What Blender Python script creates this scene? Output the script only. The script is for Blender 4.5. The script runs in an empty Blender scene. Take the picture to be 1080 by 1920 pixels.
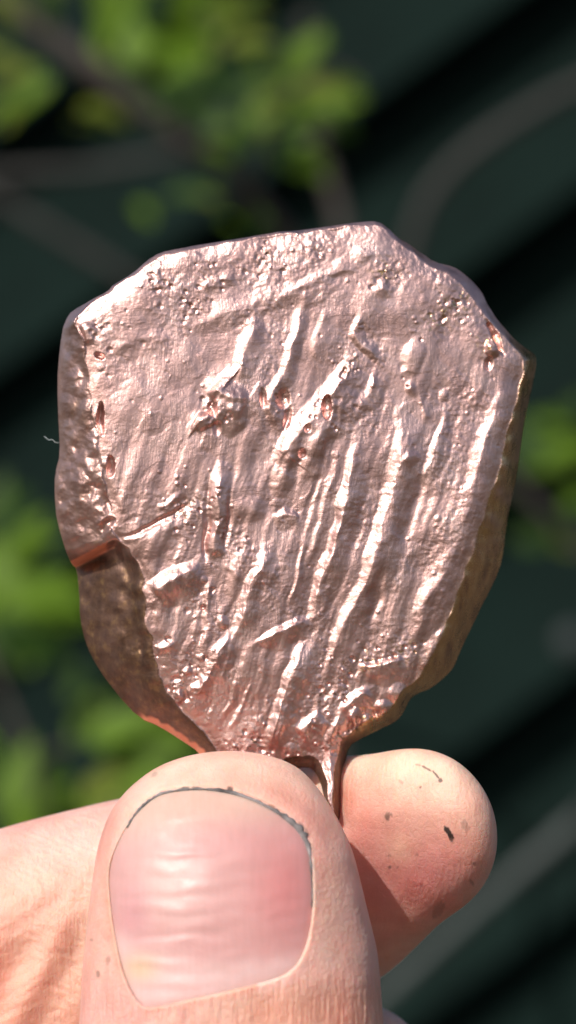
import bpy, bmesh, math, random
import numpy as np
from mathutils import Vector

S = bpy.context.scene
COL = S.collection
R = math.radians
MM = 0.001
PX = 0.04            # millimetres that one photo pixel covers at the slab
CAMD = 250.0         # camera distance to the slab, mm

# ------------------------------------------------------------------ camera
cam = bpy.data.cameras.new('camera')
camo = bpy.data.objects.new('camera', cam)
COL.objects.link(camo)
camo.location = (0, -CAMD * MM, 0)
camo.rotation_euler = (R(90), 0, 0)
cam.sensor_fit = 'VERTICAL'
cam.sensor_height = 36
cam.lens = 36 * CAMD / (1920 * PX)
cam.clip_start = 0.01
cam.clip_end = 100
cam.dof.use_dof = True
cam.dof.focus_distance = (CAMD - 5.0) * MM
cam.dof.aperture_fstop = cam.lens / 3.6
S.camera = camo

# ------------------------------------------------------------------ light
SUN_EL, SUN_AZ = 40.0, -33.0      # azimuth from the camera's back, negative = left
to_sun = Vector((math.sin(R(SUN_AZ)) * math.cos(R(SUN_EL)), -math.cos(R(SUN_AZ)) * math.cos(R(SUN_EL)), math.sin(R(SUN_EL))))
w = bpy.data.worlds.new('World'); S.world = w; w.use_nodes = True
nt = w.node_tree
bg = nt.nodes['Background']
sky = nt.nodes.new('ShaderNodeTexSky')
sky.sky_type = 'NISHITA'; sky.sun_disc = False
sky.sun_elevation = R(SUN_EL)
sky.sun_rotation = math.atan2(to_sun.x, to_sun.y)
nt.links.new(sky.outputs[0], bg.inputs[0])
bg.inputs[1].default_value = 0.115
sky.dust_density = 3.0; sky.air_density = 1.0
sun = bpy.data.lights.new('sun', 'SUN'); sun.energy = 4.2; sun.angle = R(0.53); sun.color = (1.0, 0.95, 0.88)
suno = bpy.data.objects.new('sun', sun); COL.objects.link(suno)
suno.rotation_euler = (-to_sun).to_track_quat('-Z', 'Y').to_euler()
suno.location = (-0.3, -0.5, 0.8)
S.view_settings.view_transform = 'Standard'
S.view_settings.look = 'None'
S.view_settings.gamma = 1.0
S.view_settings.exposure = 0.0

# ------------------------------------------------------------------ helpers
rng = np.random.default_rng(7)
random.seed(7)

def P(px, py, y):
    """photo pixel at depth y (mm) -> metres"""
    k = PX * (CAMD + np.asarray(y, float)) / CAMD
    return (np.asarray(px, float) - 540) * k * MM, np.asarray(y, float) * MM, (960 - np.asarray(py, float)) * k * MM

_G = {}
def noise(x, y, seed=0):
    if seed not in _G:
        r = np.random.default_rng(1000 + seed)
        a = r.uniform(0, 2 * np.pi, (256, 256))
        _G[seed] = (np.cos(a), np.sin(a))
    gx, gy = _G[seed]
    xi = np.floor(x).astype(int); yi = np.floor(y).astype(int)
    xf = x - xi; yf = y - yi
    u = xf ** 3 * (xf * (xf * 6 - 15) + 10); v = yf ** 3 * (yf * (yf * 6 - 15) + 10)
    def g(i, j):
        a = (xi + i) & 255; b = (yi + j) & 255
        return gx[a, b] * (xf - i) + gy[a, b] * (yf - j)
    return 1.5 * ((g(0, 0) * (1 - u) + g(1, 0) * u) * (1 - v) + (g(0, 1) * (1 - u) + g(1, 1) * u) * v)

def fbm(x, y, seed=0, oct=4, gain=0.5):
    s = 0; a = 1
    for o in range(oct):
        s = s + a * noise(x, y, seed + o); x = x * 2.03; y = y * 2.03; a *= gain
    return s

def sstep(a, b, x):
    t = np.clip((x - a) / (b - a), 0, 1)
    return t * t * (3 - 2 * t)

def seg_dist(x, y, pts, closed=False):
    """distance to a polyline, the parameter of the nearest point, its position"""
    pts = np.asarray(pts, float)
    n = len(pts)
    best = np.full(x.shape, 1e18); par = np.zeros(x.shape); qx = np.zeros(x.shape); qy = np.zeros(x.shape)
    for i in range(n if closed else n - 1):
        a = pts[i]; b = pts[(i + 1) % n]; d = b - a; L = d @ d + 1e-12
        t = np.clip(((x - a[0]) * d[0] + (y - a[1]) * d[1]) / L, 0, 1)
        cx = a[0] + t * d[0]; cy = a[1] + t * d[1]
        dd = (x - cx) ** 2 + (y - cy) ** 2
        m = dd < best
        best = np.where(m, dd, best); par = np.where(m, i + t, par); qx = np.where(m, cx, qx); qy = np.where(m, cy, qy)
    return np.sqrt(best), par, qx, qy

def inside(x, y, pts):
    pts = np.asarray(pts, float); c = np.zeros(x.shape, bool); n = len(pts)
    for i in range(n):
        x0, y0 = pts[i]; x1, y1 = pts[(i + 1) % n]
        if y0 == y1: continue
        m = ((y0 > y) != (y1 > y)) & (x < (x1 - x0) * (y - y0) / (y1 - y0) + x0)
        c ^= m
    return c

def smooth_poly(pts, it=2):
    pts = np.asarray(pts, float)
    for _ in range(it):
        nx = np.roll(pts, -1, 0)
        q = np.empty((len(pts) * 2, pts.shape[1])); q[0::2] = .75 * pts + .25 * nx; q[1::2] = .25 * pts + .75 * nx
        pts = q
    return pts

def np_mesh(name, verts, faces, mat, smooth=True, attrs=None):
    me = bpy.data.meshes.new(name)
    verts = np.asarray(verts, np.float32)
    if isinstance(faces, np.ndarray):
        k = faces.shape[1]; n = len(faces)
        me.vertices.add(len(verts)); me.vertices.foreach_set('co', verts.ravel())
        me.loops.add(n * k); me.loops.foreach_set('vertex_index', faces.astype(np.int32).ravel())
        me.polygons.add(n); me.polygons.foreach_set('loop_start', np.arange(0, n * k, k, dtype=np.int32))
        me.update(calc_edges=True)
    else:
        me.from_pydata(verts.tolist(), [], faces)
    me.polygons.foreach_set('use_smooth', np.full(len(me.polygons), smooth))
    for k, v in (attrs or {}).items():
        v = np.asarray(v, np.float32)
        if v.ndim == 1:
            a = me.attributes.new(k, 'FLOAT', 'POINT'); a.data.foreach_set('value', v)
        else:
            a = me.attributes.new(k, 'FLOAT_COLOR', 'POINT')
            c = np.ones((len(v), 4), np.float32); c[:, :3] = v; a.data.foreach_set('color', c.ravel())
    me.materials.append(mat)
    me.validate(); me.update()
    return me

def link(name, me, parent=None, label=None, cat=None, group=None, kind=None):
    o = bpy.data.objects.new(name, me); COL.objects.link(o); o.parent = parent
    for k, v in (('label', label), ('category', cat), ('group', group), ('kind', kind)):
        if v: o[k] = v
    return o

# ------------------------------------------------------------------ materials
class N:
    def __init__(s, name):
        s.m = bpy.data.materials.new(name); s.m.use_nodes = True
        s.t = s.m.node_tree; s.b = s.t.nodes['Principled BSDF']
    def n(s, typ, **kw):
        x = s.t.nodes.new('ShaderNode' + typ)
        for k, v in kw.items():
            if k in x.inputs: x.inputs[k].default_value = v
            else: setattr(x, k, v)
        return x
    def l(s, a, b): s.t.links.new(a, b)
    def noise(s, vec, scale, detail=4, rough=.5):
        x = s.n('TexNoise'); x.inputs['Scale'].default_value = scale; x.inputs['Detail'].default_value = detail
        x.inputs['Roughness'].default_value = rough
        if vec is not None: s.l(vec, x.inputs['Vector'])
        return x.outputs['Fac']
    def mapping(s, vec, scale=(1, 1, 1), rot=(0, 0, 0)):
        x = s.n('Mapping'); x.inputs['Scale'].default_value = scale; x.inputs['Rotation'].default_value = rot
        s.l(vec, x.inputs['Vector']); return x.outputs[0]
    def ramp(s, fac, stops):
        x = s.n('ValToRGB'); e = x.color_ramp.elements
        while len(e) < len(stops): e.new(.5)
        for i, (p, c) in enumerate(stops): e[i].position = p; e[i].color = (*c, 1) if len(c) == 3 else c
        s.l(fac, x.inputs[0]); return x.outputs[0]
    def maprange(s, v, a, b, c, d):
        x = s.n('MapRange'); s.l(v, x.inputs[0])
        for i, q in enumerate((a, b, c, d)): x.inputs[i + 1].default_value = q
        return x.outputs[0]
    def math(s, op, a, b=None):
        x = s.n('Math', operation=op)
        for i, q in enumerate((a, b)):
            if q is None: continue
            if isinstance(q, (int, float)): x.inputs[i].default_value = q
            else: s.l(q, x.inputs[i])
        return x.outputs[0]
    def mix(s, f, a, b, mode='MIX'):
        x = s.n('Mix', data_type='RGBA', blend_type=mode)
        for i, q in ((0, f), (6, a), (7, b)):
            if isinstance(q, (int, float)): x.inputs[i].default_value = q
            elif isinstance(q, tuple): x.inputs[i].default_value = (*q, 1)
            else: s.l(q, x.inputs[i])
        return x.outputs[2]
    def bump(s, h, dist, strength=1.0, normal=None):
        x = s.n('Bump'); x.inputs['Distance'].default_value = dist; x.inputs['Strength'].default_value = strength
        s.l(h, x.inputs['Height'])
        if normal is not None: s.l(normal, x.inputs['Normal'])
        return x.outputs[0]
    def obj(s): return s.n('TexCoord').outputs['Object']
    def attr(s, name, out='Fac'): return s.n('Attribute', attribute_name=name).outputs[out]

def mat_copper():
    a = N('copper'); oc = a.obj(); b = a.b
    tar_refl = a.attr('tarnish_reflection')
    ox = a.math('MULTIPLY', tar_refl, a.math('SUBTRACT', 1.0, a.attr('warm')))
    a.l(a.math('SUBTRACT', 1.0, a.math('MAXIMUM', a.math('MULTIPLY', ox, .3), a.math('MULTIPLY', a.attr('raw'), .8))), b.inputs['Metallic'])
    b.inputs['Specular IOR Level'].default_value = .3
    blot = a.noise(oc, 420, 5, .62)
    fine = a.noise(oc, 5200, 4, .7)
    base = a.ramp(blot, [(.28, (.54, .33, .30)), (.5, (.71, .45, .41)), (.72, (.80, .54, .495))])
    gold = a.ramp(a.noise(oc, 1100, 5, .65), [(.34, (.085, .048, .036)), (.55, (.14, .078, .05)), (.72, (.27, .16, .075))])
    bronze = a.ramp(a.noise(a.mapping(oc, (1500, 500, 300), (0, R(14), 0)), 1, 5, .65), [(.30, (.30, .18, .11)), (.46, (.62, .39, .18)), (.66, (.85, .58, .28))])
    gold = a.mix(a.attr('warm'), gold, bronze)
    tf = a.math('MULTIPLY', tar_refl, a.maprange(a.noise(oc, 330, 4, .6), .35, .6, .9, 1.0))
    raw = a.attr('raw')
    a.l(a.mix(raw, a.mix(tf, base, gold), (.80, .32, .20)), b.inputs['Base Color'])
    rr = a.maprange(a.noise(oc, 800, 4, .6), .3, .7, .33, .45)
    a.l(a.math('SUBTRACT', a.math('ADD', rr, a.math('MULTIPLY', tar_refl, .06)), a.math('MULTIPLY', tar_refl, a.math('MULTIPLY', a.attr('warm'), .20))), b.inputs['Roughness'])
    # tool marks: thin scratches in patches, two directions, plus fine grain
    wv = a.n('TexNoise'); wv.inputs['Scale'].default_value = 260; wv.inputs['Detail'].default_value = 2; a.l(oc, wv.inputs['Vector'])
    wsc = a.n('VectorMath', operation='MULTIPLY_ADD'); a.l(wv.outputs['Color'], wsc.inputs[0]); wsc.inputs[1].default_value = (.0011, .0011, .0011); a.l(oc, wsc.inputs[2])
    wc = wsc.outputs[0]
    m1 = a.noise(a.mapping(wc, (7500, 900, 700), (0, R(16), 0)), 1, 3, .6)
    m2 = a.noise(a.mapping(wc, (700, 900, 7500), (0, R(-14), 0)), 1, 3, .6)
    m3 = a.noise(a.mapping(wc, (7500, 900, 600), (0, R(48), 0)), 1, 3, .6)
    pn = a.noise(oc, 210, 3, .6)
    p1 = a.maprange(pn, .50, .53, 0, 1)
    p2 = a.math('SUBTRACT', 1.0, a.maprange(pn, .41, .44, 0, 1))
    p3 = a.maprange(a.noise(a.mapping(oc, (1, 1, 1), (1, 2, 3)), 260, 3, .6), .57, .60, 0, 1)
    sc = a.math('ADD', a.math('ADD', a.math('MULTIPLY', m1, p1), a.math('MULTIPLY', m2, p2)), a.math('MULTIPLY', m3, p3))
    n1 = a.bump(sc, .000042, .6)
    n2 = a.bump(fine, .00005, .5, n1)
    a.l(n2, b.inputs['Normal'])
    return a.m

def mat_skin():
    a = N('skin'); oc = a.obj(); b = a.b
    tint = a.attr('tint', 'Color')
    v = a.ramp(a.noise(oc, 330, 6, .65), [(.3, (.88, .80, .77)), (.7, (1.08, 1.06, 1.05))])
    mott = a.ramp(a.noise(oc, 110, 3, .6), [(.35, (1.03, .86, .84)), (.65, (.99, 1.05, 1.05))])
    c = a.mix(1.0, a.mix(1.0, tint, v, 'MULTIPLY'), mott, 'MULTIPLY')
    a.l(c, b.inputs['Base Color'])
    b.inputs['Subsurface Weight'].default_value = .75
    b.inputs['Subsurface Radius'].default_value = (1.0, .32, .18)
    b.inputs['Subsurface Scale'].default_value = .0016
    a.l(a.maprange(a.noise(oc, 900, 4, .6), .3, .7, .32, .52), b.inputs['Roughness'])
    b.inputs['Specular IOR Level'].default_value = .45
    vor = a.n('TexVoronoi', feature='DISTANCE_TO_EDGE'); vor.inputs['Scale'].default_value = 1900
    a.l(oc, vor.inputs['Vector'])
    vd = a.maprange(vor.outputs['Distance'], 0, .12, 0, 1)
    wr = a.noise(a.mapping(oc, (3800, 1500, 420), (0, R(4), 0)), 1, 3, .6)
    cr = a.attr('crease')
    n1 = a.bump(vd, .00003, .4)
    n2 = a.bump(a.math('MULTIPLY', wr, cr), .0003, .9, n1)
    n3 = a.bump(a.noise(oc, 3200, 5, .75), .00014, .6, n2)
    a.l(n3, b.inputs['Normal'])
    return a.m

def mat_nail():
    a = N('nail_plate'); oc = a.obj(); b = a.b
    c = a.mix(1.0, a.attr('tint', 'Color'), a.ramp(a.noise(a.mapping(oc, (2400, 800, 260)), 1, 4, .6), [(.3, (.97, .96, .95)), (.7, (1.03, 1.03, 1.03))]), 'MULTIPLY')
    a.l(c, b.inputs['Base Color'])
    b.inputs['Subsurface Weight'].default_value = .55
    b.inputs['Subsurface Radius'].default_value = (1, .4, .3)
    b.inputs['Subsurface Scale'].default_value = .0008
    a.l(a.maprange(a.noise(oc, 900, 4, .65), .3, .7, .32, .55), b.inputs['Roughness']); b.inputs['Specular IOR Level'].default_value = .35
    h = a.noise(a.mapping(oc, (2600, 500, 150)), 1, 3, .5)
    n1 = a.bump(h, .000015, .5)
    a.l(a.bump(a.noise(oc, 2500, 3, .7), .00004, .5, n1), b.inputs['Normal'])
    return a.m

def mat_simple(name, col, rough=.7, var=.3, scale=300, metallic=0, bumpd=0):
    a = N(name); oc = a.obj()
    n = a.noise(oc, scale, 5, .6)
    lo = tuple(c * (1 - var) for c in col); hi = tuple(c * (1 + var) for c in col)
    a.l(a.ramp(n, [(.3, lo), (.7, hi)]), a.b.inputs['Base Color'])
    a.b.inputs['Roughness'].default_value = rough; a.b.inputs['Metallic'].default_value = metallic
    if bumpd: a.l(a.bump(n, bumpd, .6), a.b.inputs['Normal'])
    return a.m

def mat_leaf(name, col):
    a = N(name); oc = a.obj()
    n = a.noise(oc, 160, 4, .6)
    lo = tuple(c * .75 for c in col); hi = tuple(c * 1.25 for c in col)
    c = a.ramp(n, [(.3, lo), (.7, hi)])
    a.l(c, a.b.inputs['Base Color']); a.b.inputs['Roughness'].default_value = .55; a.b.inputs['Specular IOR Level'].default_value = .2
    tr = a.n('BsdfTranslucent'); a.l(a.mix(1.0, c, (1.3, 1.5, .5), 'MULTIPLY'), tr.inputs[0])
    mx = a.n('MixShader'); mx.inputs[0].default_value = .35
    out = a.t.nodes['Material Output']
    a.l(a.b.outputs[0], mx.inputs[1]); a.l(tr.outputs[0], mx.inputs[2]); a.l(mx.outputs[0], out.inputs[0])
    return a.m

M_COPPER = mat_copper(); M_SKIN = mat_skin(); M_NAIL = mat_nail()
M_GRIME = mat_simple('nail_grime', (.17, .15, .15), .8, .75, 700, 0, .0001)
M_WALL = mat_simple('dark_green_paint', (.0040, .0108, .0092), .8, .25, 12); M_WALL.node_tree.nodes['Principled BSDF'].inputs['Specular IOR Level'].default_value = .06
M_BARK = mat_simple('grey_bark', (.040, .033, .029), .85, .35, 120, 0, .0006)
M_BARK2 = mat_simple('pale_stalk', (.020, .020, .018), .8, .3, 150, 0, .0004)
M_LEAF = mat_leaf('leaf_green', (.095, .175, .010))
M_LEAF2 = mat_leaf('leaf_yellow_green', (.13, .165, .022))
M_LEAF3 = mat_leaf('leaf_dark_green', (.028, .065, .008))
M_STEEL = mat_simple('dull_zinc', (.03, .038, .04), .8, .2, 400, .2)
M_STRIP = mat_simple('pale_strip', (.055, .066, .064), .8, .2, 90)
M_FIBRE = mat_simple('pale_fibre', (.55, .6, .62), .6, .1, 900)

# ------------------------------------------------------------------ unseen garden ground well below the frame, added to bounce warm light
M_SOIL = mat_simple('garden_soil', (.075, .06, .04), .95, .45, 9, 0, .02)
gme = bpy.data.meshes.new('ground'); gs = 30
gme.from_pydata([(-gs, -gs, 0), (gs, -gs, 0), (gs, gs, 0), (-gs, gs, 0)], [], [(0, 1, 2, 3)]); gme.materials.append(M_SOIL)
gro = link('ground', gme, kind='structure'); gro.location = (0, 0, -.85)

# ------------------------------------------------------------------ background: dark green lapped boards, laid diagonally
WALL_Y = 2000.0
kw = PX * (CAMD + WALL_Y) / CAMD
ANG = R(36.0)
wall = link('board_wall', None, None, 'dark green painted wall of diagonal lapped boards, out of focus behind everything', 'wall')
wall.location = (0, WALL_Y * MM, 0)
pitch = 355 * kw * MM
bl = 5.0
def board_mesh():
    # long axis X, profile in (Y depth, Z down-slope): face leans out to a lip with a rounded edge
    q = pitch / .0568
    prof = [(.020, 0.004), (.004, -.004), (-.0005, -.004), (-.004, pitch * .35), (-.010, pitch * .72), (-.016, pitch * .90), (-.019, pitch * .955), (-.0195, pitch * .985), (-.016, pitch * 1.0), (.006, pitch * 1.0), (.020, pitch * .98)]
    v = []; f = []; n = len(prof)
    xs = np.linspace(-bl / 2, bl / 2, 25)
    for i, x in enumerate(xs):
        for (dy, dz) in prof: v.append((x, dy * q + .003 * math.sin(x * 4 + dz * 18), -dz))
    for i in range(len(xs) - 1):
        for j in range(n):
            a = i * n + j; b = i * n + (j + 1) % n
            f.append((a, b, b + n, a + n))
    f.append(tuple(range(n - 1, -1, -1))); f.append(tuple((len(xs) - 1) * n + j for j in range(n)))
    return np_mesh('board', v, f, M_WALL)
bm_ = board_mesh()
nrm = (math.sin(ANG), math.cos(ANG))      # photo-pixel normal of the joint lines
c0 = 540 * nrm[0] + 960 * nrm[1]
for k in range(-4, 10):
    d = (224 + 355 * k - c0) * kw * MM
    b_ = link('board', bm_, wall)
    b_.location = (nrm[0] * d, random.uniform(-.008, .008), -nrm[1] * d)
    b_.rotation_euler = (random.uniform(-.02, .02), -ANG, 0)
def bolt_mesh():
    v = []; f = []; n = 16
    rings = [(.0105, 0), (.0105, -.003), (.0085, -.0052), (.004, -.0064)]
    for r_, y_ in rings:
        for i in range(n): v.append((r_ * math.cos(i * 2 * math.pi / n), y_, r_ * math.sin(i * 2 * math.pi / n)))
    for q in range(len(rings) - 1):
        for i in range(n):
            a = q * n + i; b = q * n + (i + 1) % n
            f.append((a, b, b + n, a + n))
    f.append(tuple(3 * n + i for i in range(n)))
    return np_mesh('bolt', v, f, M_STEEL)
bo = link('bolt', bolt_mesh(), wall)
bx_, _, bz_ = P(1068, 1200, WALL_Y - 20); bo.location = (float(bx_), -.040, float(bz_))

# ------------------------------------------------------------------ shrubs behind the slab
def tube(pts, radii, seg=8):
    pts = [Vector(p) for p in pts]; v = []; f = []
    for i, p in enumerate(pts):
        t = (pts[min(i + 1, len(pts) - 1)] - pts[max(i - 1, 0)]).normalized()
        s = t.cross(Vector((0, 1, 0)));  s = s.normalized() if s.length > 1e-4 else Vector((1, 0, 0))
        u = s.cross(t)
        for k in range(seg):
            a = 2 * math.pi * k / seg
            v.append(p + (s * math.cos(a) + u * math.sin(a)) * radii[i])
    for i in range(len(pts) - 1):
        for k in range(seg):
            a = i * seg + k; b = i * seg + (k + 1) % seg
            f.append((a, b, b + seg, a + seg))
    f.append(tuple(range(seg - 1, -1, -1))); f.append(tuple((len(pts) - 1) * seg + k for k in range(seg)))
    return [tuple(q) for q in v], f

BK = 2.6      # the planting stands well behind the hand
def curve_pts(ctrl, n=48):
    c = np.asarray(ctrl, float); t = np.linspace(0, len(c) - 1, n)
    o = np.stack([np.interp(t, np.arange(len(c)), c[:, k]) for k in range(c.shape[1])], 1)
    for _ in range(4): o[1:-1] = .25 * o[:-2] + .5 * o[1:-1] + .25 * o[2:]
    return o

def stem(parent, ctrl, mat, name='stem'):
    """ctrl: px, py, depth mm, radius px"""
    o = curve_pts(ctrl); o[:, 2] *= BK; pts = []; rad = []
    for (px, py, y, r_) in o:
        X, Y, Z = P(px, py, y); pts.append((float(X), float(Y), float(Z)))
        rad.append(.60 * r_ * PX * (CAMD + y) / CAMD * MM * (1 + .12 * random.uniform(-1, 1)))
    v, f = tube(pts, rad)
    return link(name, np_mesh(name, v, f, mat), parent)

def leaf_mesh(L, Wd, mat, bend):
    v = []; f = []; nl = 8
    for i in range(nl + 1):
        t = i / nl; hw = Wd * (math.sin(math.pi * min(1, t ** .8)) ** .85) * (1 - .15 * t) + .0002
        z = -bend * L * t * t
        v += [(-hw, t * L, z + .22 * hw), (0, t * L, z), (hw, t * L, z + .22 * hw)]
    for i in range(nl):
        a = i * 3
        f += [(a, a + 1, a + 4, a + 3), (a + 1, a + 2, a + 5, a + 4)]
    n0 = len(v)
    v += [(x, y, z - .0003) for (x, y, z) in v]
    f += [tuple(n0 + q for q in reversed(g)) for g in f]
    me = np_mesh('leaf', v, f, mat)
    return me
LM = [leaf_mesh(1.0, .24, m, b) for m in (M_LEAF, M_LEAF2, M_LEAF3) for b in (.15, .4)]

def leaf(parent, px, py, y, length_px, ang, kind, tip=0.0, roll=0.0):
    """blade from (px,py) towards ang (degrees, photo plane, 0 = right, 90 = up); tip leans it to the camera"""
    y = y * BK
    o = link('leaf', LM[kind * 2 + random.randint(0, 1)], parent)
    X, Y, Z = P(px, py, y); o.location = (float(X), float(Y), float(Z))
    s = length_px * PX * (CAMD + y) / CAMD * MM; o.scale = (s * random.uniform(.85, 1.2), s, s)
    d = Vector((math.cos(R(ang)) * math.cos(R(tip)), -math.sin(R(tip)), math.sin(R(ang)) * math.cos(R(tip))))
    nrmv = Vector((random.uniform(-.5, .3), -.8, .65)) + Vector((roll, 0, 0))
    nrmv = (nrmv - d * nrmv.dot(d)).normalized(); xx = d.cross(nrmv).normalized()
    from mathutils import Matrix
    o.rotation_euler = Matrix((xx, d, nrmv)).transposed().to_euler()
    return o

# upper shrub
sh = link('shrub', None, None, 'green leafy shrub with a grey woody branch, blurred at the top left', 'shrub')
stem(sh, [(-120, -90, 330, 50), (60, 40, 330, 46), (200, 150, 330, 36), (330, 250, 330, 33), (460, 350, 335, 30), (560, 470, 340, 28), (640, 640, 345, 26), (660, 900, 350, 26), (640, 1300, 355, 28), (560, 2300, 360, 34), (540, 9300, 360, 44)], M_BARK)
stem(sh, [(575, 30, 420, 20), (585, 160, 425, 24), (605, 300, 430, 24), (645, 430, 430, 26), (670, 640, 425, 24), (650, 900, 352, 18)], M_BARK)
stem(sh, [(330, 250, 330, 14), (350, 100, 320, 12), (420, -60, 315, 9)], M_BARK)
stem(sh, [(460, 350, 335, 13), (520, 220, 325, 10), (600, 120, 320, 8), (680, 150, 320, 5)], M_BARK)
for (px, py, L, a, k) in [
    (190, 100, 170, 70, 0), (230, 110, 170, 35, 0), (260, 130, 150, 100, 0), (300, 150, 190, 60, 0), (330, 160, 170, 20, 2), (350, 90, 170, 95, 0), (380, 60, 150, 40, 0),
    (400, 30, 160, 15, 1), (420, 90, 130, 10, 1), (250, 20, 150, 80, 0), (450, 20, 130, 60, 2), (480, 250, 160, 60, 0), (500, 230, 170, 30, 0),
    (520, 200, 180, 5, 0), (560, 170, 140, 10, 1), (540, 150, 140, 70, 0), (600, 150, 110, -5, 0), (470, 280, 130, 110, 2), (450, 290, 110, 160, 0), (510, 290, 120, -20, 0),
    (420, 250, 150, 130, 2), (350, 230, 120, 150, 2), (280, 200, 110, 100, 2), (300, 60, 140, 140, 2), (480, 240, 70, 20, 1),
    (150, 210, 110, 20, 1), (180, 200, 90, -30, 1), (60, 130, 130, 175, 1), (30, 190, 120, 195, 0), (20, 110, 120, 160, 1), (100, 150, 120, 210, 0), (40, 40, 110, 120, 1), (90, 30, 120, 100, 2),
    (310, 370, 110, 10, 2), (340, 360, 90, 0, 1), (470, 440, 60, 60, 2), (500, 430, 60, 110, 2), (560, 260, 120, -60, 0), (540, 330, 90, 80, 2),
    (280, -30, 150, 20, 0), (340, -20, 160, 10, 0), (390, 170, 160, 200, 2), (430, 190, 150, 20, 2), (560, 120, 100, 40, 0), (600, 200, 110, 20, 0), (220, 60, 150, 110, 0)]:
    leaf(sh, px, py, random.uniform(285, 350), .8 * L, a + random.uniform(-8, 8), k, random.uniform(-25, 35))
    leaf(sh, px + random.uniform(-60, 60), py + random.uniform(-50, 50), random.uniform(300, 400), .6 * L, a + random.uniform(-70, 70), random.choice((0, 1, 2, 2)), random.uniform(-35, 45))

# left shrub
sl = link('shrub', None, None, 'bright green leaves of a low shrub, blurred at the left edge beside the slab', 'shrub')
stem(sl, [(-60, 1000, 300, 12), (-40, 1200, 300, 14), (60, 1420, 300, 15), (120, 1700, 300, 18), (140, 2300, 300, 24), (140, 10400, 300, 34)], M_BARK)
stem(sl, [(60, 1420, 300, 10), (180, 1380, 295, 9), (250, 1330, 290, 7)], M_BARK)
for (px, py, L, a, k) in [
    (-40, 1010, 150, 55, 2), (-30, 1000, 120, 80, 2), (-50, 1150, 190, 25, 0), (-30, 1160, 200, 8, 0), (-40, 1120, 190, 40, 0), (0, 1140, 160, 20, 0), (-10, 1190, 160, -10, 2), (40, 1130, 130, 45, 0),
    (20, 1060, 130, 60, 0), (30, 1200, 130, 10, 2), (90, 1190, 70, -70, 2), (80, 1130, 100, 15, 0),
    (140, 1400, 150, 60, 0), (160, 1390, 160, 30, 0), (180, 1380, 170, 5, 0), (200, 1340, 150, 70, 2), (190, 1420, 160, 10, 0), (230, 1330, 130, -10, 0), (260, 1440, 120, 40, 0), (130, 1320, 90, 80, 2),
    (10, 1540, 170, 75, 0), (0, 1510, 150, 95, 0), (40, 1550, 150, 55, 0), (-30, 1500, 130, 80, 2), (70, 1500, 110, 70, 2), (150, 1500, 130, 30, 1), (170, 1540, 130, 15, 1), (140, 1560, 110, 60, 0), (220, 1480, 130, 20, 0), (30, 1600, 120, 60, 0), (300, 1420, 120, 0, 2)]:
    leaf(sl, px, py, random.uniform(265, 310), L, a + random.uniform(-8, 8), k, random.uniform(-25, 35))
    if px < 150: leaf(sl, px + random.uniform(-40, 30), py + random.uniform(-30, 30), random.uniform(290, 340), .7 * L, a + random.uniform(-60, 60), random.choice((0, 0, 2)), random.uniform(-35, 45))

# right shrub
sr = link('shrub', None, None, 'small dark green leaves and brown twig, blurred at the right edge beside the slab', 'shrub')
stem(sr, [(900, 820, 420, 16), (980, 920, 420, 16), (1060, 1000, 420, 18), (1180, 1090, 420, 22), (1300, 1500, 420, 26), (1350, 2400, 420, 30), (1350, 9000, 420, 36)], M_BARK)
for (px, py, L, a, k) in [(980, 900, 120, 70, 2), (1000, 890, 120, 40, 0), (1020, 850, 110, 20, 0), (1040, 830, 110, 60, 2), (970, 860, 90, 80, 2), (1000, 800, 100, 15, 0), (960, 1020, 110, 5, 2), (1000, 1000, 100, 15, 2), (940, 960, 80, 10, 2), (1060, 960, 90, 40, 0), (1030, 1020, 90, -5, 1)]:
    leaf(sr, px, py, random.uniform(395, 440), L, a + random.uniform(-8, 8), k, random.uniform(-35, 20))

# loose bare stalks
st = link('bare_stalk', None, None, 'grey arched bare stalk against the dark boards, upper right', 'stalk')
stem(st, [(1180, 120, 560, 26), (1060, 170, 560, 28), (950, 235, 560, 30), (860, 300, 560, 28), (800, 370, 560, 26), (770, 450, 560, 24), (740, 620, 560, 24), (650, 1000, 560, 24), (500, 1400, 560, 24), (420, 2300, 560, 26), (400, 7800, 560, 30)], M_BARK2)
st = link('bare_stalk', None, None, 'thin grey stalk lying level across the dark boards, left above the slab', 'stalk')
stem(st, [(-160, 340, 600, 20), (20, 325, 600, 22), (180, 318, 600, 22), (330, 290, 600, 20), (420, 240, 600, 16)], M_BARK2)
st = link('bare_stalk', None, None, 'thin grey stalk slanting down to the right, left above the slab', 'stalk')
stem(st, [(-160, 270, 640, 22), (0, 375, 640, 24), (110, 440, 640, 24), (240, 520, 640, 22), (420, 640, 640, 20), (520, 2300, 640, 24), (500, 7400, 640, 26)], M_BARK2)

st = link('lip_strip', None, None, 'pale grey cane added for a bright board lip, slanting up to the right behind the fingertip, lower right', 'strip')
stem(st, [(560, 2010, 640, 25), (850, 1742, 640, 26), (960, 1645, 640, 26), (1060, 1560, 640, 26), (1300, 1345, 640, 26)], M_STRIP)  # pale strip added in place of the bright band on a board lip

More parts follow.
